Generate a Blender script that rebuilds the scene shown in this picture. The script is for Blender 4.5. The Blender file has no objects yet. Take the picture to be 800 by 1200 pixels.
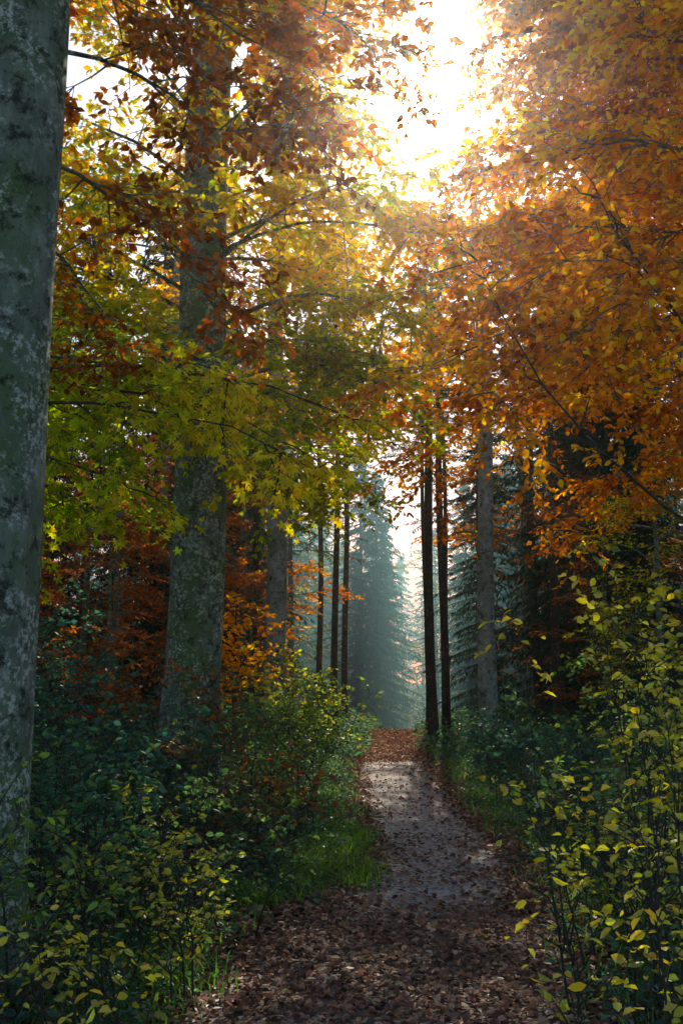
import bpy, math, numpy as np
rng=np.random.default_rng(11)
sc=bpy.context.scene
sc.view_settings.view_transform='Standard'; sc.view_settings.look='None'; sc.view_settings.exposure=0

def nrm(a): return a/np.maximum(np.linalg.norm(a,axis=-1,keepdims=True),1e-9)
def sstep(a,b,x):
    t=np.clip((x-a)/(b-a),0,1); return t*t*(3-2*t)

# ------------------------------------------------ terrain functions
_y=np.linspace(-80,500,2901)
_z=np.interp(_y,[-80,0,6,35,42,60,90,130,200,500],[0,0,0,.77,.72,-.8,-4,-5,-3,14])
_k=np.exp(-np.linspace(-2.5,2.5,21)**2); _k/=_k.sum()
_z=np.convolve(np.pad(_z,10,mode='edge'),_k,mode='valid')
_cy=np.linspace(-20,70,451)
_c=np.interp(_cy,[-20,0,5.5,7.3,9,10.7,14,20.8,35,70],[-3,-.5,.15,.4,.85,1.0,.95,1.05,1.85,4.2])
_w=np.interp(_cy,[-20,5.5,7.3,9,10.7,14,20.8,35,70],[1.25,1.2,1.15,.9,.8,.85,.95,1.05,1.05])
_c=np.convolve(np.pad(_c,10,mode='edge'),_k,mode='valid'); _w=np.convolve(np.pad(_w,10,mode='edge'),_k,mode='valid')
def pc(y): return np.interp(y,_cy,_c)
def pw(y): return np.interp(y,_cy,_w)
def H(x,y):
    x=np.asarray(x,float); y=np.asarray(y,float)
    b=np.interp(y,_y,_z)
    d=x-pc(y); w=pw(y)
    L=sstep(0,3.2,-d-w); R=sstep(0,4,d-w)
    n=(np.sin(x*1.7+.6*y)+np.sin(y*1.3-.8*x+1)+.6*np.sin(3.1*x+2.3*y))*.06
    n2=(np.sin(x*.13+1)+np.sin(y*.11+x*.07))*.4*sstep(6,25,abs(d))
    return b+L*.55+R*.22+(L+R)*n+n2*(L+R)
def N1(x,y,s=1.0,p=0):
    return (np.sin(x*1.3*s+p+1.7*np.sin(y*.7*s))+np.sin(y*1.9*s+p*2+1.3*np.sin(x*1.1*s+p))+np.sin((x+y)*.8*s+p))/3

# ------------------------------------------------ mesh builder
class MB:
    def __init__(s): s.V=[];s.F=[];s.M=[];s.C=[];s.S=[];s.n=0
    def add(s,v,f,mat=0,col=None,smooth=False):
        v=np.asarray(v,float).reshape(-1,3); f=np.asarray(f,int).reshape(-1,4)
        s.V.append(v); s.F.append(f+s.n); s.M.append(np.full(len(f),mat)); s.S.append(np.full(len(f),smooth))
        if col is None: col=np.full((len(v),3),.1)
        s.C.append(np.broadcast_to(col,(len(v),3))); s.n+=len(v)
    def mesh(s,name,mats):
        V=np.concatenate(s.V);F=np.concatenate(s.F)
        me=bpy.data.meshes.new(name)
        me.vertices.add(len(V)); me.vertices.foreach_set('co',V.ravel().astype(np.float32))
        me.loops.add(F.size); me.loops.foreach_set('vertex_index',F.ravel().astype(np.int32))
        me.polygons.add(len(F)); me.polygons.foreach_set('loop_start',np.arange(0,F.size,4,dtype=np.int32))
        me.polygons.foreach_set('material_index',np.concatenate(s.M).astype(np.int32))
        me.polygons.foreach_set('use_smooth',np.concatenate(s.S).astype(bool))
        a=me.attributes.new('col','FLOAT_COLOR','POINT')
        C=np.concatenate(s.C); C4=np.ones((len(C),4),np.float32); C4[:,:3]=np.clip(C,0,1)
        a.data.foreach_set('color',C4.ravel())
        for m in mats: me.materials.append(m)
        me.update(calc_edges=True)
        return me
    def obj(s,name,mats,loc=(0,0,0),parent=None):
        o=bpy.data.objects.new(name,s.mesh(name,mats)); o.location=loc
        sc.collection.objects.link(o)
        if parent: o.parent=parent
        return o
def inst(me,name,loc,rz=0,s=1,parent=None,sz=None):
    o=bpy.data.objects.new(name,me); o.location=loc; o.rotation_euler=(0,0,rz); o.scale=(s,s,sz or s)
    sc.collection.objects.link(o)
    if parent: o.parent=parent
    return o
def empty(name):
    o=bpy.data.objects.new(name,None); sc.collection.objects.link(o); return o

def tubes(mb,P,R,k=5,mat=0,col=None,smooth=True):
    n,m,_=P.shape
    T=nrm(np.gradient(P,axis=1))
    ref=np.where((abs(T.mean(1)[:,2:3])>.8),np.array([[1.,0,0]]),np.array([[0,0,1.]]))[:,None,:]
    S=nrm(np.cross(T,ref)); U=nrm(np.cross(S,T))
    th=np.arange(k)/k*2*np.pi
    V=P[:,:,None,:]+R[:,:,None,None]*(np.cos(th)[None,None,:,None]*S[:,:,None,:]+np.sin(th)[None,None,:,None]*U[:,:,None,:])
    idx=np.arange(n*m*k).reshape(n,m,k)
    a=idx[:,:-1,:];b=np.roll(idx,-1,2)[:,:-1,:];c=np.roll(idx,-1,2)[:,1:,:];d=idx[:,1:,:]
    F=np.stack([a,b,c,d],-1).reshape(-1,4)
    mb.add(V.reshape(-1,3),F,mat,col,smooth)

LEAF=(np.array([(0,0,0),(.33,.27,.07),(.7,.24,.06),(1,0,-.06),(.7,-.24,.06),(.33,-.27,.07)]),np.array([(0,1,2,3),(0,3,4,5)]))
DIAM=(np.array([(0,0,0),(.5,.32,.05),(1,0,0),(.5,-.32,.05)]),np.array([(0,1,2,3)]))
NEED=(np.array([(0,.0,0),(.5,.11,-.03),(1,0,-.12),(.5,-.11,-.03)]),np.array([(0,1,2,3)]))
BLADE=(np.array([(0,.02,0),(0,-.02,0),(.55,-.018,.0),(.55,.018,.0),(1,.002,-.2),(1,-.002,-.2)]),np.array([(0,1,2,3),(3,2,5,4)]))
def maple():
    V=[(.32,0,0)]
    order=[-108,-55,0,55,108]; tip=[.42,.58,.68,.58,.42]
    nt=[-150,-80,-27,27,80,150]; nr=[.32,.24,.26,.26,.24,.32]
    for a,r in zip(nt,nr): V.append((.32+r*math.cos(math.radians(a)),r*math.sin(math.radians(a)),.02))
    for a,r in zip(order,tip): V.append((.32+r*math.cos(math.radians(a)),r*math.sin(math.radians(a)),-.05))
    F=[(0,1+i,7+i,2+i) for i in range(5)]
    return np.array(V),np.array(F)
MAPLE=maple()
def leaves(mb,P,D,Nn,size,col,tm=LEAF,mat=1,curl=None):
    D=nrm(D); S=nrm(np.cross(Nn,D)); U=np.cross(D,S)
    t,f=tm; k=len(t)
    w=t[None,:,2:3]*(1 if curl is None else curl[:,None,None])
    V=P[:,None,:]+size[:,None,None]*(t[None,:,0:1]*D[:,None,:]+t[None,:,1:2]*S[:,None,:]+w*U[:,None,:])
    F=(f[None]+(np.arange(len(P))*k)[:,None,None]).reshape(-1,4)
    C=np.repeat(col,k,axis=0)
    mb.add(V.reshape(-1,3),F,mat,C)

def pal(cols,key,jit=.25):
    cols=np.array(cols); n=len(cols)
    k=np.clip(key,0,.9999)*(n-1); i=k.astype(int); f=(k-i)[:,None]
    c=cols[i]*(1-f)+cols[np.minimum(i+1,n-1)]*f
    return c*np.exp(rng.normal(0,jit,(len(key),1)))*(1+rng.normal(0,.08,(len(key),3)))

def limb(a,b,sag=0.,m=8,wig=.12):
    a=np.array(a,float);b=np.array(b,float);t=np.linspace(0,1,m)[:,None]
    p=a+(b-a)*t; p[:,2]+= (sag*4*t*(1-t))[:,0]
    w=np.cumsum(rng.normal(0,wig,(m,3)),0)*np.linspace(0,1,m)[:,None]*.5
    return p+w
def samp(P,idx,t):
    m=P.shape[1]; k=np.clip(t,0,.9999)*(m-1); i=k.astype(int); f=(k-i)[:,None]
    A=P[idx,i];B=P[idx,i+1]
    return A*(1-f)+B*f, nrm(B-A)

def grow(mb,limbs,r0,n2=14,L2=1.3,n3=8,L3=.5,nl=9,ls=.085,cols=None,tmin=.15,tm=LEAF,flat=.25,droop=.12,keyf=None,jit=.25,hang=.15,twigr=.004,mat=1,up=.1):
    P1=np.array(limbs); n,m,_=P1.shape
    R1=np.linspace(1,.15,m)[None]*np.broadcast_to(np.asarray(r0,float).reshape(-1,1),(n,1))
    tubes(mb,P1,R1,6,0)
    i2=np.repeat(np.arange(n),n2); t2=tmin+(1-tmin)*rng.random(len(i2))
    t2[::n2]=1.
    S,T=samp(P1,i2,t2)
    h=rng.normal(0,1,(len(i2),3)); h[:,2]*=flat
    d2=nrm(T*.8+nrm(h)*.9+np.array([0,0,1])*up)
    l2=L2*(.5+.8*rng.random(len(i2)))*(1.1-.45*t2)
    tt=np.linspace(0,1,5)[None,:,None]
    P2=S[:,None]+d2[:,None]*l2[:,None,None]*tt; P2=P2+rng.normal(0,.035,P2.shape)*tt
    P2[:,:,2]-=droop*l2[:,None]*tt[:,:,0]**2
    tubes(mb,P2,np.linspace(1,.3,5)[None]*(twigr*2.4*np.ones((len(i2),1))),4,0)
    i3=np.repeat(np.arange(len(i2)),n3); t3=.12+.88*rng.random(len(i3))
    S3,T3=samp(P2,i3,t3)
    side=nrm(np.cross(T3,np.array([0,0,1.])))*np.where(rng.random(len(i3))<.5,-1,1)[:,None]
    d3=nrm(T3*.8+side*.8+rng.normal(0,1,(len(i3),3))*np.array([.25,.25,flat]))
    l3=L3*(.5+.8*rng.random(len(i3)))
    tt=np.linspace(0,1,3)[None,:,None]
    P3=S3[:,None]+d3[:,None]*l3[:,None,None]*tt; P3[:,:,2]-=droop*l3[:,None]*tt[:,:,0]**2
    tubes(mb,P3,np.linspace(1,.4,3)[None]*(twigr*np.ones((len(i3),1))),3,0)
    i4=np.repeat(np.arange(len(i3)),nl); t4=.1+.9*rng.random(len(i4))
    S4,T4=samp(P3,i4,t4)
    side=nrm(np.cross(T4,np.array([0,0,1.])))*np.where(rng.random(len(i4))<.5,-1,1)[:,None]
    d4=T4*.6+side*.8+rng.normal(0,.3,(len(i4),3)); d4[:,2]-=hang
    nn=np.array([0,0,1.])+rng.normal(0,.6,(len(i4),3))
    size=ls*(.6+.7*rng.random(len(i4)))
    key2=rng.random(len(i2)); kk=.45*key2[i3[i4]]+.25*rng.random(len(i3))[i4]+.3*rng.random(len(i4))
    if keyf is not None: kk=kk*.6+.4*keyf(S4)
    c=pal(cols,kk,jit)
    leaves(mb,S4,d4,nn,size,c,tm,mat,curl=rng.normal(1,1.2,len(i4)))

def trunk(mb,x,y,r,h,lean=(0,0),k=28,flare=.5,rtop=.55,z0=None,bend=.06):
    z0=float(H(x,y))-.35 if z0 is None else z0
    zs=np.concatenate([np.linspace(0,1.5,14),np.linspace(1.8,h,36)])
    th=np.arange(k)/k*2*np.pi; p=rng.random(6)*6.28
    ring=[];cen=[]
    for z in zs:
        rr=r*(1-(1-rtop)*(z/h))
        if z>h*.8: rr*=1-.9*(z/h-.8)/.2
        fl=flare*r*math.exp(-max(z-.2,0)/.45)*(1+.55*np.cos(5*th+p[0])+.3*np.cos(3*th+p[1]))
        bump=rr*(.03*np.sin(3*th+p[2]+z*.5)+.02*np.sin(5*th+p[3]-z*.9)+.012*np.sin(9*th+z*2.1))
        R=rr+fl+bump
        cx=x+lean[0]*z/h+bend*math.sin(z*.5+p[4]); cy=y+lean[1]*z/h+bend*math.sin(z*.4+p[5])
        ring.append(np.stack([cx+R*np.cos(th),cy+R*np.sin(th),np.full(k,z0+z)],1))
        cen.append((cx,cy,z0+z))
    V=np.array(ring); m=len(zs); idx=np.arange(m*k).reshape(m,k)
    F=np.stack([idx[:-1],np.roll(idx,-1,1)[:-1],np.roll(idx,-1,1)[1:],idx[1:]],-1).reshape(-1,4)
    mb.add(V.reshape(-1,3),F,0,None,True)
    cen=np.array(cen)
    return lambda z: np.array([np.interp(z,cen[:,2],cen[:,0]),np.interp(z,cen[:,2],cen[:,1]),min(z,cen[-1,2])])

# ------------------------------------------------ materials
def newmat(name):
    m=bpy.data.materials.new(name); m.use_nodes=True; nt=m.node_tree; nt.nodes.clear()
    return m,nt,nt.nodes,nt.links
def leafmat(name,tr=.5,sat=1.3,val=1.6,gloss=0):
    m,nt,N,L=newmat(name)
    o=N.new('ShaderNodeOutputMaterial'); a=N.new('ShaderNodeAttribute'); a.attribute_name='col'
    d=N.new('ShaderNodeBsdfDiffuse'); t=N.new('ShaderNodeBsdfTranslucent')
    hs=N.new('ShaderNodeHueSaturation'); hs.inputs['Saturation'].default_value=sat; hs.inputs['Value'].default_value=val
    mx=N.new('ShaderNodeMixShader'); mx.inputs[0].default_value=tr
    L.new(a.outputs['Color'],d.inputs[0]); L.new(a.outputs['Color'],hs.inputs['Color']); L.new(hs.outputs[0],t.inputs[0])
    L.new(d.outputs[0],mx.inputs[1]);L.new(t.outputs[0],mx.inputs[2]); out=mx
    if gloss>0:
        g=N.new('ShaderNodeBsdfGlossy'); g.inputs['Roughness'].default_value=.4
        out=N.new('ShaderNodeMixShader'); out.inputs[0].default_value=gloss
        L.new(mx.outputs[0],out.inputs[1]);L.new(g.outputs[0],out.inputs[2])
    L.new(out.outputs[0],o.inputs['Surface']); return m
def ramp(N,L,src,stops,):
    r=N.new('ShaderNodeValToRGB'); e=r.color_ramp.elements
    while len(e)<len(stops): e.new(.5)
    for i,(p,c) in enumerate(stops):
        e[i].position=p; e[i].color=(*c,1) if len(c)==3 else c
    L.new(src,r.inputs[0]); return r
def noise(N,L,vec,scale,detail=6,rough=.6):
    n=N.new('ShaderNodeTexNoise'); n.inputs['Scale'].default_value=scale; n.inputs['Detail'].default_value=detail; n.inputs['Roughness'].default_value=rough
    L.new(vec,n.inputs['Vector']); return n
def mixc(N,L,f,a,b):
    m=N.new('ShaderNodeMixRGB'); 
    if hasattr(f,'is_linked') : L.new(f,m.inputs[0])
    else: m.inputs[0].default_value=f
    for s,i in ((a,1),(b,2)):
        if isinstance(s,tuple): m.inputs[i].default_value=(*s,1)
        else: L.new(s,m.inputs[i])
    return m
def barkmat(name,c1,c2,moss,lich=.5,lcol=(.5,.56,.5),stretch=(1,1,.35),bump=.6):
    m,nt,N,L=newmat(name)
    o=N.new('ShaderNodeOutputMaterial'); b=N.new('ShaderNodeBsdfPrincipled'); b.inputs['Roughness'].default_value=.9
    tc=N.new('ShaderNodeTexCoord'); mp=N.new('ShaderNodeMapping'); mp.inputs['Scale'].default_value=stretch
    L.new(tc.outputs['Object'],mp.inputs[0])
    n1=noise(N,L,mp.outputs[0],9,8,.7); r1=ramp(N,L,n1.outputs[0],[(.32,c1),(.66,c2)])
    n2=noise(N,L,tc.outputs['Object'],1.6,8,.75); r2=ramp(N,L,n2.outputs[0],[(.44,(0,0,0)),(.56,(1,1,1))])
    mm=mixc(N,L,r2.outputs[0],r1.outputs[0],moss)
    n3=noise(N,L,tc.outputs['Object'],22,6,.75); r3=ramp(N,L,n3.outputs[0],[(.60-.09*lich,(0,0,0)),(.63-.09*lich,(1,1,1))])
    n4=noise(N,L,tc.outputs['Object'],2.8,5,.7); r4=ramp(N,L,n4.outputs[0],[(.45,(0,0,0)),(.55,(.95,.95,.95))])
    mu=N.new('ShaderNodeMath'); mu.operation='MULTIPLY'; L.new(r3.outputs[0],mu.inputs[0]); L.new(r4.outputs[0],mu.inputs[1])
    m3=mixc(N,L,mu.outputs[0],mm.outputs[0],lcol)
    n6=noise(N,L,tc.outputs['Object'],6,10,.8); r6=ramp(N,L,n6.outputs[0],[(.52,(1,1,1)),(.60,(.13,.15,.10))])
    m5=N.new('ShaderNodeMixRGB'); m5.blend_type='MULTIPLY'; m5.inputs[0].default_value=1; L.new(m3.outputs[0],m5.inputs[1]); L.new(r6.outputs[0],m5.inputs[2])
    L.new(m5.outputs[0],b.inputs['Base Color'])
    n5=noise(N,L,mp.outputs[0],22,8,.7); bp=N.new('ShaderNodeBump'); bp.inputs['Strength'].default_value=bump; bp.inputs['Distance'].default_value=.03
    L.new(n5.outputs[0],bp.inputs['Height']); L.new(bp.outputs[0],b.inputs['Normal'])
    L.new(b.outputs[0],o.inputs['Surface']); return m
M_leaf=leafmat('autumn_leaf',.6,1.08,1.85)
M_green=leafmat('green_leaf',.52,1.1,1.9,.05)
M_lit=leafmat('fallen_leaf',.15,1,1,.04)
M_need=leafmat('needle',.3,1.1,1.3)
M_bark=barkmat('beech_bark',(.045,.07,.05),(.24,.30,.23),(.09,.16,.06),1.0,bump=1.)
M_bark2=barkmat('grey_bark',(.18,.22,.22),(.40,.46,.45),(.16,.22,.17),.3)
M_barkd=barkmat('dark_bark',(.025,.022,.018),(.07,.06,.05),(.03,.04,.02),.1,stretch=(1,1,.15),bump=1)

# ------------------------------------------------ ground
def groundmat():
    m,nt,N,L=newmat('forest_floor')
    o=N.new('ShaderNodeOutputMaterial'); b=N.new('ShaderNodeBsdfPrincipled'); b.inputs['Roughness'].default_value=.95
    tc=N.new('ShaderNodeTexCoord')
    n1=noise(N,L,tc.outputs['Object'],14,8,.7); r1=ramp(N,L,n1.outputs[0],[(.3,(.03,.02,.012)),(.55,(.08,.04,.022)),(.75,(.14,.07,.03))])
    n2=noise(N,L,tc.outputs['Object'],.8,4,.6); r2=ramp(N,L,n2.outputs[0],[(.40,(0,0,0)),(.55,(.9,.9,.9))])
    mm=mixc(N,L,r2.outputs[0],r1.outputs[0],(.02,.05,.018))
    L.new(mm.outputs[0],b.inputs['Base Color'])
    bp=N.new('ShaderNodeBump'); bp.inputs['Strength'].default_value=.8; bp.inputs['Distance'].default_value=.04
    L.new(n1.outputs[0],bp.inputs['Height']); L.new(bp.outputs[0],b.inputs['Normal'])
    L.new(b.outputs[0],o.inputs['Surface']); return m
def pathmat():
    m,nt,N,L=newmat('gravel')
    o=N.new('ShaderNodeOutputMaterial'); b=N.new('ShaderNodeBsdfPrincipled'); b.inputs['Roughness'].default_value=.8
    tc=N.new('ShaderNodeTexCoord'); a=N.new('ShaderNodeAttribute'); a.attribute_name='col'
    v=N.new('ShaderNodeTexVoronoi'); v.inputs['Scale'].default_value=30; L.new(tc.outputs['Object'],v.inputs['Vector'])
    r1=ramp(N,L,v.outputs['Color'],[(0,(.12,.12,.115)),(.6,(.34,.34,.33)),(1,(.62,.61,.59))])
    n1=noise(N,L,tc.outputs['Object'],20,8,.7); r2=ramp(N,L,n1.outputs[0],[(.3,(.06,.04,.03)),(.7,(.2,.11,.07))])
    n2=noise(N,L,tc.outputs['Object'],3.5,9,.8)
    ad=N.new('ShaderNodeMath'); ad.operation='ADD'; L.new(a.outputs['Fac'],ad.inputs[0]); L.new(n2.outputs[0],ad.inputs[1])
    r3=ramp(N,L,ad.outputs[0],[(.68,(0,0,0)),(1.0,(1,1,1))])
    mm=mixc(N,L,r3.outputs[0],r1.outputs[0],r2.outputs[0])
    L.new(mm.outputs[0],b.inputs['Base Color'])
    bp=N.new('ShaderNodeBump'); bp.inputs['Strength'].default_value=.9; bp.inputs['Distance'].default_value=.02
    L.new(v.outputs['Distance'],bp.inputs['Height']); L.new(bp.outputs[0],b.inputs['Normal'])
    L.new(b.outputs[0],o.inputs['Surface']); return m
def sheet(X,Y,Z,col=None):
    m,k=X.shape; idx=np.arange(m*k).reshape(m,k)
    F=np.stack([idx[:-1,:-1],idx[:-1,1:],idx[1:,1:],idx[1:,:-1]],-1).reshape(-1,4)
    return np.stack([X,Y,Z],-1).reshape(-1,3),F
xs=np.unique(np.concatenate([np.linspace(-400,-30,20),np.linspace(-30,-6,40),np.linspace(-6,7,90),np.linspace(7,30,40),np.linspace(30,400,20)]))
ys=np.unique(np.concatenate([np.linspace(-80,0,20),np.linspace(0,24,140),np.linspace(24,60,80),np.linspace(60,480,50)]))
X,Y=np.meshgrid(xs,ys); Z=H(X,Y)
mb=MB(); v,f=sheet(X,Y,Z); mb.add(v,f,0,None,True); mb.obj('ground',[groundmat()])
py=np.linspace(-6,62,400); u=np.linspace(-1,1,13)
PY=np.repeat(py[:,None],13,1); PX=pc(PY)+u[None]*pw(PY)
PZ=H(PX,PY)+.02-.045*np.abs(u[None])**6
e=np.abs(u[None])**2*.4+.5*(1-sstep(6.8,9.6,PY))*1+.3*sstep(24,32,PY)+N1(PX,PY,1.2)*.1
mb=MB(); v,f=sheet(PX,PY,PZ); mb.add(v,f,0,np.repeat(e.reshape(-1,1),3,1),True); mb.obj('gravel_path',[pathmat()])

# ------------------------------------------------ fallen leaves
def litter(mb,x,y,s,cols,lift=.03):
    n=len(x); P=np.stack([x,y,H(x,y)+lift+rng.random(n)*.02],1)
    a=rng.random(n)*6.283; D=np.stack([np.cos(a),np.sin(a),rng.normal(0,.25,n)],1)
    Nn=np.array([0,0,1.])+rng.normal(0,.35,(n,3))
    leaves(mb,P,D,Nn,s*(.6+.8*rng.random(n)),pal(cols,rng.random(n)**1.1,.35),LEAF,0,curl=rng.normal(1.5,1.8,n))
LC=[(.10,.055,.04),(.19,.095,.06),(.31,.16,.10),(.42,.23,.13),(.54,.38,.26)]
mb=MB()
y=3.2+rng.random(21000)**1.0*8.5; x=pc(y)+rng.uniform(-1.35,1.35,len(y))*pw(y)
k=rng.random(len(y))<1-.9*sstep(6.6,9.6,y+.8*N1(x*2,y*2)); litter(mb,x[k],y[k],.048,LC)
y=8+28*rng.random(26000)**1.3; u=np.sign(rng.random(len(y))-.5)*(1-np.abs(rng.normal(0,.22,len(y)))); x=pc(y)+u*pw(y)*1.2
litter(mb,x,y,.06,LC)
y=22+16*rng.random(9000); x=pc(y)+rng.uniform(-1,1,len(y))*pw(y); litter(mb,x,y,.07,LC[1:]+[(.4,.15,.04)])
y=9+26*rng.random(3000); x=pc(y)+rng.uniform(-1,1,len(y))*pw(y); litter(mb,x,y,.05,LC)
y=3+20*rng.random(26000); x=pc(y)+np.where(rng.random(len(y))<.55,-1,1)*(pw(y)+rng.random(len(y))**1.3*4); litter(mb,x,y,.07,LC,.03)
mb.obj('fallen_leaves',[M_lit])

# ------------------------------------------------ palettes
ORA=[(.22,.062,.012),(.42,.135,.015),(.60,.24,.016),(.70,.38,.024),(.70,.50,.04)]
RUS=[(.13,.036,.014),(.23,.068,.016),(.38,.125,.02),(.52,.2,.025)]
YG=[(.14,.25,.02),(.30,.38,.025),(.54,.52,.035),(.74,.62,.05),(.7,.46,.03)]
GYO=[(.12,.22,.018),(.25,.33,.022),(.46,.42,.028),(.66,.40,.024),(.58,.22,.018)]
YEL=[(.34,.34,.05),(.54,.50,.06),(.68,.58,.08),(.62,.52,.08)]
SHR=[(.04,.10,.045),(.09,.18,.05),(.22,.31,.05),(.48,.46,.06)]
DGR=[(.02,.07,.05),(.03,.105,.07),(.055,.15,.08),(.09,.19,.06)]
DGS=[(.018,.06,.045),(.025,.085,.06),(.045,.12,.07)]

def tree_limbs(ax,zs,reach,rise,az=None,frac=1.):
    out=[]
    for i,z in enumerate(zs):
        a=rng.random()*6.283 if az is None else az[i%len(az)]+rng.normal(0,.25)
        r=reach*(.7+.5*rng.random()); s=ax(z)
        out.append(limb(s,s+np.array([math.cos(a)*r,math.sin(a)*r,rise*r*(.6+.8*rng.random())]),sag=.25))
    return out

# left foreground beech
mb=MB(); ax=trunk(mb,-2.22,6.0,.40,13,flare=.35,rtop=.75,bend=.02)
grow(mb,[limb(ax(6.0),(-.6,7.4,5.9),.2),limb(ax(5.2),(-1.1,8.0,5.1),.3),limb(ax(6.6),(-.4,7.0,6.6),.2),limb(ax(7.0),(.2,7.6,7.2),.2),limb(ax(4.8),(-1.9,9.2,4.9),.2),limb(ax(6.8),(-1.3,7.6,6.9),.2)],.02,n2=12,L2=1.1,n3=8,L3=.45,nl=8,ls=.08,cols=RUS,droop=.2,tmin=.3)
grow(mb,tree_limbs(ax,[9,10.2,11.4],2.6,.2),.06,n2=12,n3=7,nl=7,ls=.09,cols=ORA)
mb.obj('beech_tree',[M_bark,M_leaf])

# big beech left of path
mb=MB(); ax=trunk(mb,-2.1,14.0,.40,16,lean=(.12,0),flare=.5,rtop=.7,bend=.04)
lo=[limb(ax(5.2),(-4.8,12.2,4.6),.5),limb(ax(5.6),(-.4,11.4,5.0),.5),limb(ax(6.0),(.6,12.6,5.6),.5),limb(ax(5.4),(-3.0,10.8,4.8),.5),limb(ax(6.2),(-5.2,14.2,5.6),.5),
    limb(ax(7.0),(1.0,13.0,7.0),.4),limb(ax(7.2),(-4.6,11.6,7.0),.4),limb(ax(4.9),(-1.0,16.6,4.8),.4),limb(ax(6.4),(-3.6,11.0,6.4),.4),limb(ax(5.0),(.2,16,5.2),.4),limb(ax(6),(-.2,12.6,6.4),.4)]
grow(mb,lo,.04,n2=20,L2=1.5,n3=9,L3=.5,nl=10,ls=.10,cols=GYO,droop=.2,tmin=.25,keyf=lambda p:np.clip((p[:,2]-4.2)/6.5,0,1))
hi=[limb(ax(z),(x,y,z2),.4) for z,x,y,z2 in [(7.5,-4.8,12.6,8),(8,.6,12,8.3),(8.4,.9,13.8,8.8),(9.,-.2,11.6,9.0),(9.2,-4.4,12.2,9.8),(9.6,.0,12.6,9.8),(10.2,-3.6,11.6,10.8),(10.6,-.3,12.2,11.0),(11,-.2,14.5,11.6),(7.8,-3.4,11,7.8),(8.4,-5.4,14,8.6),(11.4,-3.6,12.6,12.2),(9.5,-1.0,17,9.5),(8.2,.6,16.5,8.4),(11.2,-.6,11.6,11.6),(8.2,1.0,12.8,8.3)]]
grow(mb,hi,.035,n2=17,L2=1.4,n3=9,nl=10,ls=.105,cols=GYO[1:4]+ORA[3:4],droop=.2,tmin=.25)
grow(mb,[limb(ax(z),(x,y,z2),.4) for z,x,y,z2 in [(11.6,-.2,13.2,11.6),(12.2,-.2,13,12.2),(12.6,.2,14.6,13.4),(12.2,-3.8,13,12.6),(12.8,-.6,12.4,13)]],.03,n2=16,L2=1.3,n3=8,nl=9,ls=.10,cols=ORA[1:],droop=.2,tmin=.3)
mb.obj('beech_tree.001',[M_bark,M_leaf])

# maple, trunk to the left of the view, limbs reaching over the bank
mb=MB(); ax=trunk(mb,-5.3,10.2,.2,11,flare=.4,rtop=.5)
grow(mb,[limb(ax(3.9),(-.35,9.2,3.95),.75),limb(ax(4.4),(-.5,10.4,4.3),.7),limb(ax(3.7),(-2.0,9.6,3.7),.5),limb(ax(4.6),(.1,9.7,4.5),.6),limb(ax(3.4),(-2.9,8.9,3.6),.3),limb(ax(3.9),(-3.2,11.2,4.2),.4),limb(ax(4.8),(-1.4,10,5.2),.4)],.03,
     n2=15,L2=.9,n3=6,L3=.4,nl=6,ls=.12,cols=YG,tmin=.3,tm=MAPLE,droop=.35,hang=.35,keyf=lambda p:np.clip((p[:,0]+3.0)/2.6,0,1))  # yellower towards the path: autumn tint plus sunlit glow put into the colour
mb.obj('maple_tree',[M_barkd,M_leaf])

# orange beeches on the right (trunks just outside the view)
mb=MB(); ax=trunk(mb,4.7,9.0,.24,11,flare=.4,rtop=.5)
lim=[limb(ax(4.6),(1.3,9.3,4.7),.6),limb(ax(5),(1.6,8.0,5.0),.5),limb(ax(4.8),(2.4,7.2,4.6),.4),limb(ax(5.6),(1.3,8.6,5.8),.4),limb(ax(6.0),(2.0,7.0,6.0),.3),
     limb(ax(6.4),(2.0,9.0,6.9),.3),limb(ax(6.8),(2.6,7.4,7.2),.3),limb(ax(5.2),(2.6,10.2,5.3),.4),limb(ax(7.2),(2.2,8.2,7.8),.3),limb(ax(6),(2.6,8.8,5.6),.4),limb(ax(4.6),(.7,9.8,5.2),.5),limb(ax(7.2),(3.0,8.6,8.2),.3)]
grow(mb,lim,.02,n2=16,L2=1.2,n3=8,L3=.45,nl=10,ls=.085,cols=RUS[1:2]+ORA[1:]+[(.66,.56,.07)],tmin=.25,droop=.2,jit=.35)
grow(mb,[limb(ax(z),(x,y,z2),.3) for z,x,y,z2 in [(7.6,1.9,8.6,7.8),(8,2.3,9.6,8.5),(8,2.3,9.8,9.3),(7.8,2.6,8,8.0),(8,2.1,9.0,8.9),(8,2.4,8.4,8.6),(7.4,1.7,9.4,7.5),(8,2.0,9.2,9.2)]],.018,n2=13,L2=1.0,n3=7,L3=.45,nl=9,ls=.085,cols=RUS+ORA[2:3],tmin=.25,droop=.2,jit=.3)
mb.obj('beech_tree.002',[M_bark,M_leaf])
mb=MB(); ax=trunk(mb,6.6,14.5,.3,15,flare=.4,rtop=.5)
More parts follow.
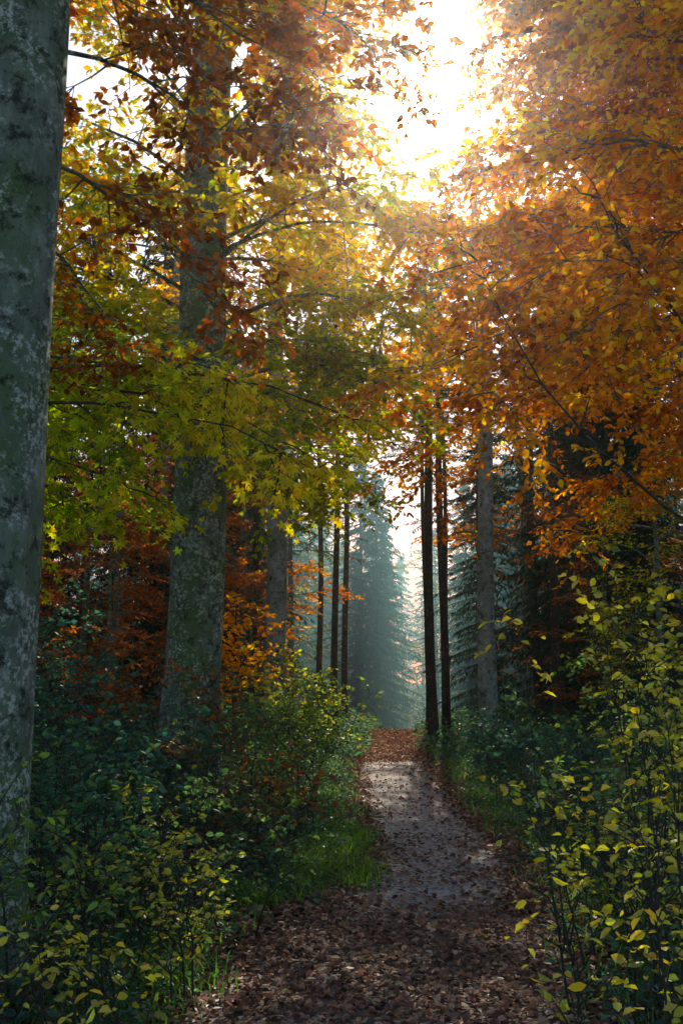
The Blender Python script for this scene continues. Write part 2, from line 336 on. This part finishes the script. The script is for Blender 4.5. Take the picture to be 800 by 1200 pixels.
lim=[limb(ax(6),(2.2,13.4,5.6),.7),limb(ax(6.4),(1.4,14.6,6.2),.5),limb(ax(7),(2.0,12.8,7.2),.5),limb(ax(7.6),(3.4,11.8,8),.5),limb(ax(8.2),(3.0,14,9.2),.5),limb(ax(9.4),(3.2,13.4,10.4),.4),
     limb(ax(10.2),(3.6,12.6,11.4),.3),limb(ax(5.6),(3.6,12,5.4),.4),limb(ax(5.4),(4.4,15,5.2),.4),limb(ax(8.8),(4.2,13,9.2),.4),limb(ax(5.8),(1.2,15,5.6),.7),limb(ax(7.4),(1.6,15.4,7.6),.5),limb(ax(9.4),(4.2,12,9.8),.4),limb(ax(8.6),(2.2,15.2,9),.4),
     limb(ax(10.4),(2.9,13.6,11.0),.4),limb(ax(11.2),(3.3,14.6,12.6),.4),limb(ax(9.6),(2.6,12.8,9.9),.4),limb(ax(7.8),(1.3,13.6,7.9),.6),limb(ax(8.2),(1.5,13.6,8.6),.5),limb(ax(12),(2.9,14.6,13.2),.3),limb(ax(9),(2.1,13.4,9.2),.4)]
grow(mb,lim,.03,n2=19,L2=1.5,n3=9,L3=.5,nl=10,ls=.10,cols=ORA,tmin=.2,droop=.2,jit=.32)
grow(mb,tree_limbs(ax,np.linspace(6,12,7),3.0,.15),.05,n2=14,n3=8,nl=8,ls=.1,cols=RUS)
mb.obj('beech_tree.003',[M_bark,M_leaf])

# mid-distance beeches that carry the lit canopy
def midtree(name,x,y,r,h,zl,zh,n,reach,cols,mat,ls=.12,lean=(0,0),n2=15,az=None):
    mb=MB(); ax=trunk(mb,x,y,r,h,lean=lean,flare=.4,rtop=.5,k=16)
    grow(mb,tree_limbs(ax,np.linspace(zl,zh,n),reach,.15,az),.05,n2=n2,L2=1.6,n3=7,L3=.6,nl=8,ls=ls,cols=cols,droop=.2,tm=DIAM)
    mb.obj(name,[mat,M_leaf])
midtree('beech_tree.004',-1.62,24,.28,17,7,16,24,4.2,ORA[2:]+YG[2:3],M_bark2,ls=.13)
midtree('beech_tree.005',3.6,24.5,.24,16.5,9,14.8,16,3.4,ORA[2:]+YG[2:3],M_bark2,ls=.13,n2=13)
midtree('beech_tree.006',-6.5,19,.28,13,4,12,16,3.6,GYO[:3],M_bark)
midtree('beech_tree.007',7.6,21,.26,14,5,13,16,3.6,ORA,M_bark)
midtree('beech_tree.008',-5.0,28,.24,16,4,15,14,3.6,RUS,M_bark)

# young arching beech at the right edge, nearly bare
mb=MB()
P=np.array([(4.3,6.4,.2),(3.9,6.5,1.3),(3.3,6.7,2.2),(2.3,6.95,3.0),(1.85,7.0,3.45),(1.5,7.1,3.95),(1.22,7.1,4.5),(1.05,7.2,5.0)])
P2=np.array([(3.9,6.6,1.3),(3.5,6.7,2.4),(3.0,6.8,3.4),(2.6,6.9,4.2),(2.3,7,4.8),(2.1,7.1,5.2),(1.95,7.1,5.6),(1.8,7.2,5.9)])
grow(mb,[P,P2],.018,n2=10,L2=.5,n3=3,L3=.25,nl=4,ls=.07,cols=ORA[2:],tmin=.3,tm=LEAF)
mb.obj('beech_sapling.001',[M_barkd,M_leaf])

# ------------------------------------------------ pines by the path (dark bare stems)
def pine(name,x,y,r,h,crown,cols=None,lean=(0,0)):
    mb=MB(); ax=trunk(mb,x,y,r,h,flare=.2,rtop=.45,k=12,lean=lean,bend=.05)
    L=[];zz=np.linspace(crown,h-.3,16)
    for z in zz:
        for j in range(4):
            a=rng.random()*6.283; q=(1-(z-crown)/(h-crown+1))*1.6+.4; s=ax(z)
            L.append(limb(s,s+np.array([math.cos(a)*q,math.sin(a)*q,-.15*q]),.1,5,.03))
    P=np.array(L); tubes(mb,P,np.linspace(1,.2,5)[None]*.018*np.ones((len(P),1)),4,0)
    i=np.repeat(np.arange(len(P)),60); t=.1+.9*rng.random(len(i)); S,T=samp(P,i,t)
    side=nrm(np.cross(T,np.array([0,0,1.])))*np.where(rng.random(len(i))<.5,-1,1)[:,None]
    D=T*.6+side*.7+rng.normal(0,.25,(len(i),3)); D[:,2]-=.25
    leaves(mb,S,D,np.array([0,0,1.])+rng.normal(0,.4,(len(i),3)),.2*(.6+.7*rng.random(len(i))),pal(DGS,rng.random(len(i))),NEED)
    n=40; zt=np.linspace(2.5,crown,n); S=np.array([ax(z) for z in zt]); a=rng.random(n)*6.283
    D=np.stack([np.cos(a),np.sin(a),-.2+0*a],1); tt=np.linspace(0,1,3)[None,:,None]
    tubes(mb,S[:,None]+D[:,None]*tt*(.4+.7*rng.random(n))[:,None,None],np.linspace(1,.4,3)[None]*.009*np.ones((n,1)),3,0)
    return mb.obj(name,[M_barkd,M_need])
pl=[(2.5,28,.16,15,10.5),(3.15,31,.14,17,11),(2.95,35,.09,18,10),(-.15,27,.10,15,9),(.15,36,.12,18,9),(4.6,31,.12,16,8),(5.2,37,.13,19,8),(6.4,33,.17,18,7),(-2.9,33,.14,17,7),(5.8,27,.13,15,7.5),(8.8,30,.16,17,6),(4.1,39,.11,19,9),(-.9,41,.13,19,8),(-2.4,47,.15,19,8),(6.6,46,.15,19,8)]
for i,a in enumerate(pl): pine('pine_tree'+('' if i==0 else '.%03d'%i),*a)

# ------------------------------------------------ background forest
def spruce(h,base,seed,nn=40,cols=DGS):
    mb=MB()
    tubes(mb,np.linspace([0,0,-.5],[0,0,h],8)[None],np.linspace(.22,.02,8)[None],8,0)
    L=[]
    for zz in np.arange(base,h,.42):
        q=(1-zz/h)**.8*3.4+.25
        for j in range(6):
            a=rng.random()*6.283; qq=q*(.5+.75*rng.random()); s=np.array([0,0,zz+rng.normal(0,.1)])
            L.append(limb(s,s+np.array([math.cos(a)*qq,math.sin(a)*qq,-.28*qq]),.05*qq,5,.03))
    P=np.array(L); tubes(mb,P,np.linspace(1,.2,5)[None]*.02*np.ones((len(P),1)),3,0)
    i=np.repeat(np.arange(len(P)),nn); t=.08+.92*rng.random(len(i)); S,T=samp(P,i,t)
    side=nrm(np.cross(T,np.array([0,0,1.])))*np.where(rng.random(len(i))<.5,-1,1)[:,None]
    D=T*.6+side*.7+rng.normal(0,.25,(len(i),3)); D[:,2]-=.45
    leaves(mb,S,D,np.array([0,0,1.])+rng.normal(0,.5,(len(i),3)),.36*(.6+.7*rng.random(len(i))),pal(cols,rng.random(len(i))),NEED)
    return mb.mesh('spruce',[M_barkd,M_need])
SH=[22,19,16]
sp=[spruce(22,1.6,0),spruce(19,.8,1),spruce(16,.5,2)]
def bgbeech(cols,low=2.2,h=14,n=22,n2=12):
    mb=MB(); ax=trunk(mb,0,0,.2,h,k=10,flare=.3,rtop=.3,z0=-.4)
    grow(mb,tree_limbs(ax,np.linspace(low,h*.95,n),3.1,.18),.04,n2=n2,L2=1.5,n3=5,L3=.6,nl=6,ls=.14,cols=cols,tm=DIAM,flat=.15,droop=.15)
    return mb.mesh('beech',[M_bark,M_leaf])
bb=[bgbeech([(.17,.05,.022),(.28,.09,.028),(.40,.14,.032)]),bgbeech(ORA),bgbeech(GYO[:4]),bgbeech([(.12,.2,.05),(.24,.3,.06),(.36,.36,.07)])]
par=empty('background_forest')
def okc(x,y): return abs(x-(pc(min(y,60))+.02*max(y-30,0)))>3.6+.03*y
cnt=0
for tr in range(700):
    y=rng.uniform(27,80); x=rng.uniform(-32,33)
    lim_=0.38*y+3.5
    if abs(x)>lim_ or not okc(x,y): continue
    if cnt>=76: break
    k=rng.random(); cnt+=1
    j=rng.integers(3); hh=SH[j] if k<.68 else 14
    s=min(.8+.45*rng.random(),(.66*(y-10)+4.5)/hh)
    me=sp[j] if k<.68 else bb[j]
    inst(me,'tree_%02d'%cnt,(x,y,float(H(x,y))-.1),rng.random()*6.28,s,par)
for (x,y,b,s) in [(-5.6,15.5,0,.42),(-7.5,17.5,0,.5),(-4.3,19,0,.42),(-3.6,22.5,0,.5),(-6.2,24,0,.55),(-9,22,0,.6),(5.9,18.5,2,.42),(8.8,17.5,0,.5),(6.6,25,0,.5),(10,25,2,.7),(-9.5,14,0,.6),(-2.6,29,0,.35),(-3.9,16.8,0,.3),(-4.6,13.6,0,.26)]:
    cnt+=1; inst(bb[b],'understorey_%02d'%cnt,(x,y,float(H(x,y))-.2),rng.random()*6.28,s,par)
for (x,y,s) in [(-7.2,21,.45),(-10,26,.7),(9.4,19,.5),(7.4,24,.55),(11,22,.6),(-5.5,31,.7),(-12,20,.6),(12.5,17,.5),(8,28,.7),(-8,27,.7),(-4,25.5,.5),(7.2,31,.8),(5.9,41,.8)]:
    cnt+=1; inst(sp[rng.integers(3)],'spruce_%02d'%cnt,(x,y,float(H(x,y))-.2),rng.random()*6.28,s,par)
far=empty('distant_tree_row')
for i in range(32):
    y=rng.uniform(62,94); x=.055*y+rng.uniform(-9,9)
    if abs(x-.075*y)<1.3: continue
    k=rng.random(); j=rng.integers(3); hh=SH[j] if k<.6 else 14
    s=min(.85+.35*rng.random()+(.3 if k>=.6 else 0),(.66*(y-34))/hh)
    inst(sp[j] if k<.6 else bb[3],'mid_%02d'%i,(x,y,float(H(x,y))-.3),rng.random()*6.28,s,far)
for i in range(44):
    y=rng.uniform(95,140); x=rng.uniform(-44,50) if i<26 else .05*y+rng.uniform(-13,13)
    inst(sp[rng.integers(3)] if rng.random()<.75 else bb[3],'far_%02d'%i,(x,y,float(H(x,y))-.3),rng.random()*6.28,1.0+.5*rng.random(),far)

# ------------------------------------------------ shrubs
def shrub(name,x,y,ns,h,spread,cols,ls=.065,n2=8,n3=4,nl=4,L2=.45,tm=LEAF,lean=(0,0),mat=M_green,up=.3):
    mb=MB(); L=[]
    for i in range(ns):
        a=rng.random()*6.283; r=rng.random()**.5*spread; sx=x+rng.normal(0,.12+.25*spread); sy=y+rng.normal(0,.12+.25*spread)
        s=np.array([sx,sy,float(H(sx,sy))-.03]); hh=h*(.5+.65*rng.random())
        L.append(limb(s,s+np.array([math.cos(a)*r+lean[0]*hh,math.sin(a)*r+lean[1]*hh,hh]),.12*hh,8,.04))
    grow(mb,L,.008,n2=n2,L2=L2,n3=n3,L3=.25,nl=nl,ls=ls,cols=cols,tmin=.25,tm=tm,flat=.5,droop=.15,hang=.2,twigr=.002,up=up)
    return mb.obj(name,[M_barkd,mat])
S=[ # right foreground (x,y,stems,h,spread,cols,leaf,n3,nl)
 (1.2,4.1,6,1.0,.35,YEL,.06,2,3),(1.5,4.9,7,1.6,.4,SHR[2:]+YEL[1:],.06,2,3),(1.85,5.6,7,2.2,.5,YEL,.065,2,3),(2.3,6.6,8,2.6,.6,SHR[1:]+YEL,.07,2,3),(2.0,7.6,8,1.4,.5,SHR,.065,3,4),(2.8,8.4,8,2.3,.7,SHR[1:]+YEL[:2],.07,3,3),
 (1.6,6.6,6,.9,.35,SHR+YEL,.06,2,3),(3.4,10.5,8,2.2,.8,SHR[:3]+YEL[:1],.075,3,3),(2.4,11,8,1.0,.6,DGR,.07,4,4),(3.9,13,9,1.8,.9,SHR[:3],.08,3,4),(2.5,14.5,8,.9,.6,DGR,.07,4,4),(2.9,18,8,1.1,.7,DGR+SHR[2:3],.08,4,4),
 # left foreground
 (-1.3,4.4,6,.75,.35,YEL,.05,2,3),(-1.55,5.4,7,.9,.4,SHR,.055,3,4),(-1.05,5.5,6,.65,.3,YEL[:3],.05,2,4),(-1.75,7.0,9,1.1,.5,DGR+SHR[1:2],.065,4,4),(-1.2,7.4,9,.9,.45,SHR[:3],.055,4,4),(-1.0,6.5,6,.8,.35,SHR[2:]+YEL[:2],.05,2,4),
 (-1.0,9.0,9,1.0,.5,SHR[:2]+RUS[1:3],.06,4,4),(-1.9,9.4,10,1.3,.6,DGR,.07,4,4),(-2.9,9.6,10,1.4,.7,DGR,.075,4,4),(-1.5,11.2,9,1.4,.6,SHR[:2]+RUS[1:3],.07,4,4),(-.55,11.2,9,1.2,.45,SHR,.06,3,4),(-.4,13.4,9,1.5,.5,SHR,.07,3,4),
 (-2.9,12,9,1.5,.6,RUS[:3]+SHR[:1],.07,4,4),(-.9,15.5,9,1.7,.7,SHR[:3],.08,4,4),(-.5,19,9,1.7,.7,SHR+YEL[:1],.09,4,4),(-1.2,22.5,9,2.0,.8,YG[1:4],.1,4,4),(-3.6,11,9,1.5,.8,DGR,.08,4,4),(-4.4,13.5,9,1.8,.8,DGR,.09,4,4)]
for i,(x,y,ns,h,sp_,c,ls,n3,nl) in enumerate(S):
    shrub('hazel_shrub'+('' if i==0 else '.%03d'%i),x,y,ns,h,sp_,c,ls,n2=8 if h>1.6 else 7,n3=n3,nl=nl)
mb=MB(); ax=trunk(mb,-2.0,19.5,.05,3.4,k=8,flare=.2,rtop=.3)
grow(mb,tree_limbs(ax,np.linspace(1.6,3.2,8),.6,.2),.012,n2=7,L2=.45,n3=5,L3=.3,nl=6,ls=.1,cols=ORA[2:]); mb.obj('beech_sapling',[M_barkd,M_leaf])

# ------------------------------------------------ ground cover
mb=MB()
def cover(n,y0,dy,p,wide,s0,s1,hm):
    y=y0+dy*rng.random(n)**p; sd=np.where(rng.random(n)<.58,-1,1); x=pc(y)+sd*(pw(y)*1.05+rng.random(n)**1.15*wide)
    hh=hm*(.12+.33*rng.random(n))*(.5+.5*sstep(0,1,np.abs(x-pc(y))-pw(y)))
    base=np.stack([x,y,H(x,y)],1); nl=13; i=np.repeat(np.arange(n),nl)
    a=rng.random(len(i))*6.283; r=rng.random(len(i))**.6*.22*hm*(1+hh[i]); 
    P=base[i]+np.stack([np.cos(a)*r,np.sin(a)*r,hh[i]*(.25+.8*rng.random(len(i)))],1)
    D=np.stack([np.cos(a),np.sin(a),rng.normal(0,.35,len(i))],1)
    kk=np.clip(.5+.5*N1(x,y,1.5,2)+rng.normal(0,.15,n),0,1)[i]
    leaves(mb,P,D,np.array([0,0,1.])+rng.normal(0,.45,(len(i),3)),(s0+s1*rng.random(len(i))),pal(DGR+SHR[1:2],kk,.3),LEAF,1)
    P2=np.stack([base[i],P],1); tubes(mb,P2[::3],np.full((len(P2[::3]),2),.0016),3,0)
cover(5600,3.4,23,1.25,4.8,.035,.045,1)
cover(2600,22,26,1.,8,.10,.08,1.7)
mb.obj('ground_cover_plants',[M_barkd,M_green])

def grass(name,xy,nper,h,spread,cols):
    mb=MB()
    c=np.repeat(np.array(xy),nper,0); n=len(c); x=c[:,0]+rng.normal(0,spread,n); y=c[:,1]+rng.normal(0,spread,n)
    a=rng.random(n)*6.283; t=rng.random(n)*.75
    D=np.stack([np.cos(a)*t,np.sin(a)*t,np.ones(n)],1); Nn=np.stack([-np.cos(a),-np.sin(a),t],1)
    tm=(BLADE[0]*np.array([1,1.2,1.2]),BLADE[1])
    leaves(mb,np.stack([x,y,H(x,y)-.01],1),D,Nn,h*(.5+.8*rng.random(n)),pal(cols,rng.random(n)),tm,0,curl=1+rng.random(n)*1.5)
    mb.obj(name,[M_green])
GR=[(.05,.14,.03),(.10,.24,.035),(.18,.36,.04),(.3,.44,.05)]
xy=[(pc(yy)-pw(yy)*(.95+.5*rng.random()),yy) for yy in np.linspace(8.2,12.2,22)]+[(.1,9.0),(.15,9.4),(.1,9.9),(.0,9.5)]
grass('grass_tuft',xy,200,.17,.12,GR)
xy=[(pc(yy)+s*pw(yy)*(1.1+.5*rng.random()),yy) for yy in np.linspace(4,28,90) for s in (-1,1)]
xy+=[(-1.2+.3*rng.random(),yy) for yy in np.linspace(3.9,7,16)]
grass('grass_verge',xy,80,.18,.16,GR[:3])

# ------------------------------------------------ haze in the air
def hazebox(name,b,dens,g,col):
    mb=MB(); x0,x1,y0,y1,z0,z1=b
    V=np.array([(x,y,z) for z in (z0,z1) for y in (y0,y1) for x in (x0,x1)],float)
    mb.add(V,[(0,2,3,1),(4,5,7,6),(0,1,5,4),(2,6,7,3),(0,4,6,2),(1,3,7,5)])
    m,nt,N,L=newmat(name); o=N.new('ShaderNodeOutputMaterial'); vs=N.new('ShaderNodeVolumeScatter')
    vs.inputs['Color'].default_value=(*col,1); vs.inputs['Density'].default_value=dens; vs.inputs['Anisotropy'].default_value=g
    L.new(vs.outputs[0],o.inputs['Volume']); mb.obj(name,[m])
hazebox('valley_haze',(-50,60,44,170,-12,26),.014,.35,(.30,.85,1))
hazebox('forest_haze',(-40,40,-6,42,-3,20),.0013,.9,(1,.95,.85))

# ------------------------------------------------ camera, sun, sky
cam=bpy.data.cameras.new('camera'); co=bpy.data.objects.new('camera',cam); sc.collection.objects.link(co); sc.camera=co
cam.sensor_fit='VERTICAL'; cam.sensor_height=36; cam.sensor_width=24; cam.lens=35; cam.clip_end=2000
pitch=math.radians(11.1); co.location=(0,0,1.6); co.rotation_euler=(math.pi/2+pitch,0,0)
elev=math.radians(34.1); az=math.radians(5.7)
from mathutils import Vector
sd=Vector((math.sin(az)*math.cos(elev),math.cos(az)*math.cos(elev),math.sin(elev)))
su=bpy.data.lights.new('sun','SUN'); su.energy=5; su.angle=math.radians(.5); su.color=(1,.9,.72)
so=bpy.data.objects.new('sun',su); sc.collection.objects.link(so); so.rotation_euler=sd.to_track_quat('Z','Y').to_euler(); so.location=(6,60,40)
w=bpy.data.worlds.new('World'); sc.world=w; w.use_nodes=True; nt=w.node_tree; N=nt.nodes; L=nt.links
bg=N['Background']; sk=N.new('ShaderNodeTexSky'); sk.sky_type='NISHITA'; sk.sun_disc=False
sk.sun_elevation=elev; sk.sun_rotation=az; sk.dust_density=1.2; sk.ozone_density=1.5
bg.inputs[1].default_value=.15
# bright aureole of the sun in the sky
tc=N.new('ShaderNodeTexCoord'); vn=N.new('ShaderNodeVectorMath'); vn.operation='NORMALIZE'; L.new(tc.outputs['Generated'],vn.inputs[0])
dt=N.new('ShaderNodeVectorMath'); dt.operation='DOT_PRODUCT'; dt.inputs[1].default_value=sd; L.new(vn.outputs[0],dt.inputs[0])
mx=N.new('ShaderNodeMath'); mx.operation='MAXIMUM'; mx.inputs[1].default_value=0; L.new(dt.outputs['Value'],mx.inputs[0])
tot=None
for p,s in ((2500,500),(250,10)):
    a=N.new('ShaderNodeMath'); a.operation='POWER'; a.inputs[1].default_value=p; L.new(mx.outputs[0],a.inputs[0])
    b=N.new('ShaderNodeMath'); b.operation='MULTIPLY'; b.inputs[1].default_value=s; L.new(a.outputs[0],b.inputs[0])
    if tot is None: tot=b
    else:
        c=N.new('ShaderNodeMath'); c.operation='ADD'; L.new(tot.outputs[0],c.inputs[0]); L.new(b.outputs[0],c.inputs[1]); tot=c
vm=N.new('ShaderNodeVectorMath'); vm.operation='SCALE'; vm.inputs[0].default_value=(1,.93,.8); L.new(tot.outputs[0],vm.inputs['Scale'])
va=N.new('ShaderNodeVectorMath'); va.operation='ADD'; L.new(sk.outputs[0],va.inputs[0]); L.new(vm.outputs[0],va.inputs[1])
L.new(va.outputs[0],bg.inputs[0])
print('polys',sum(len(o.data.polygons) for o in sc.objects if o.type=='MESH'))
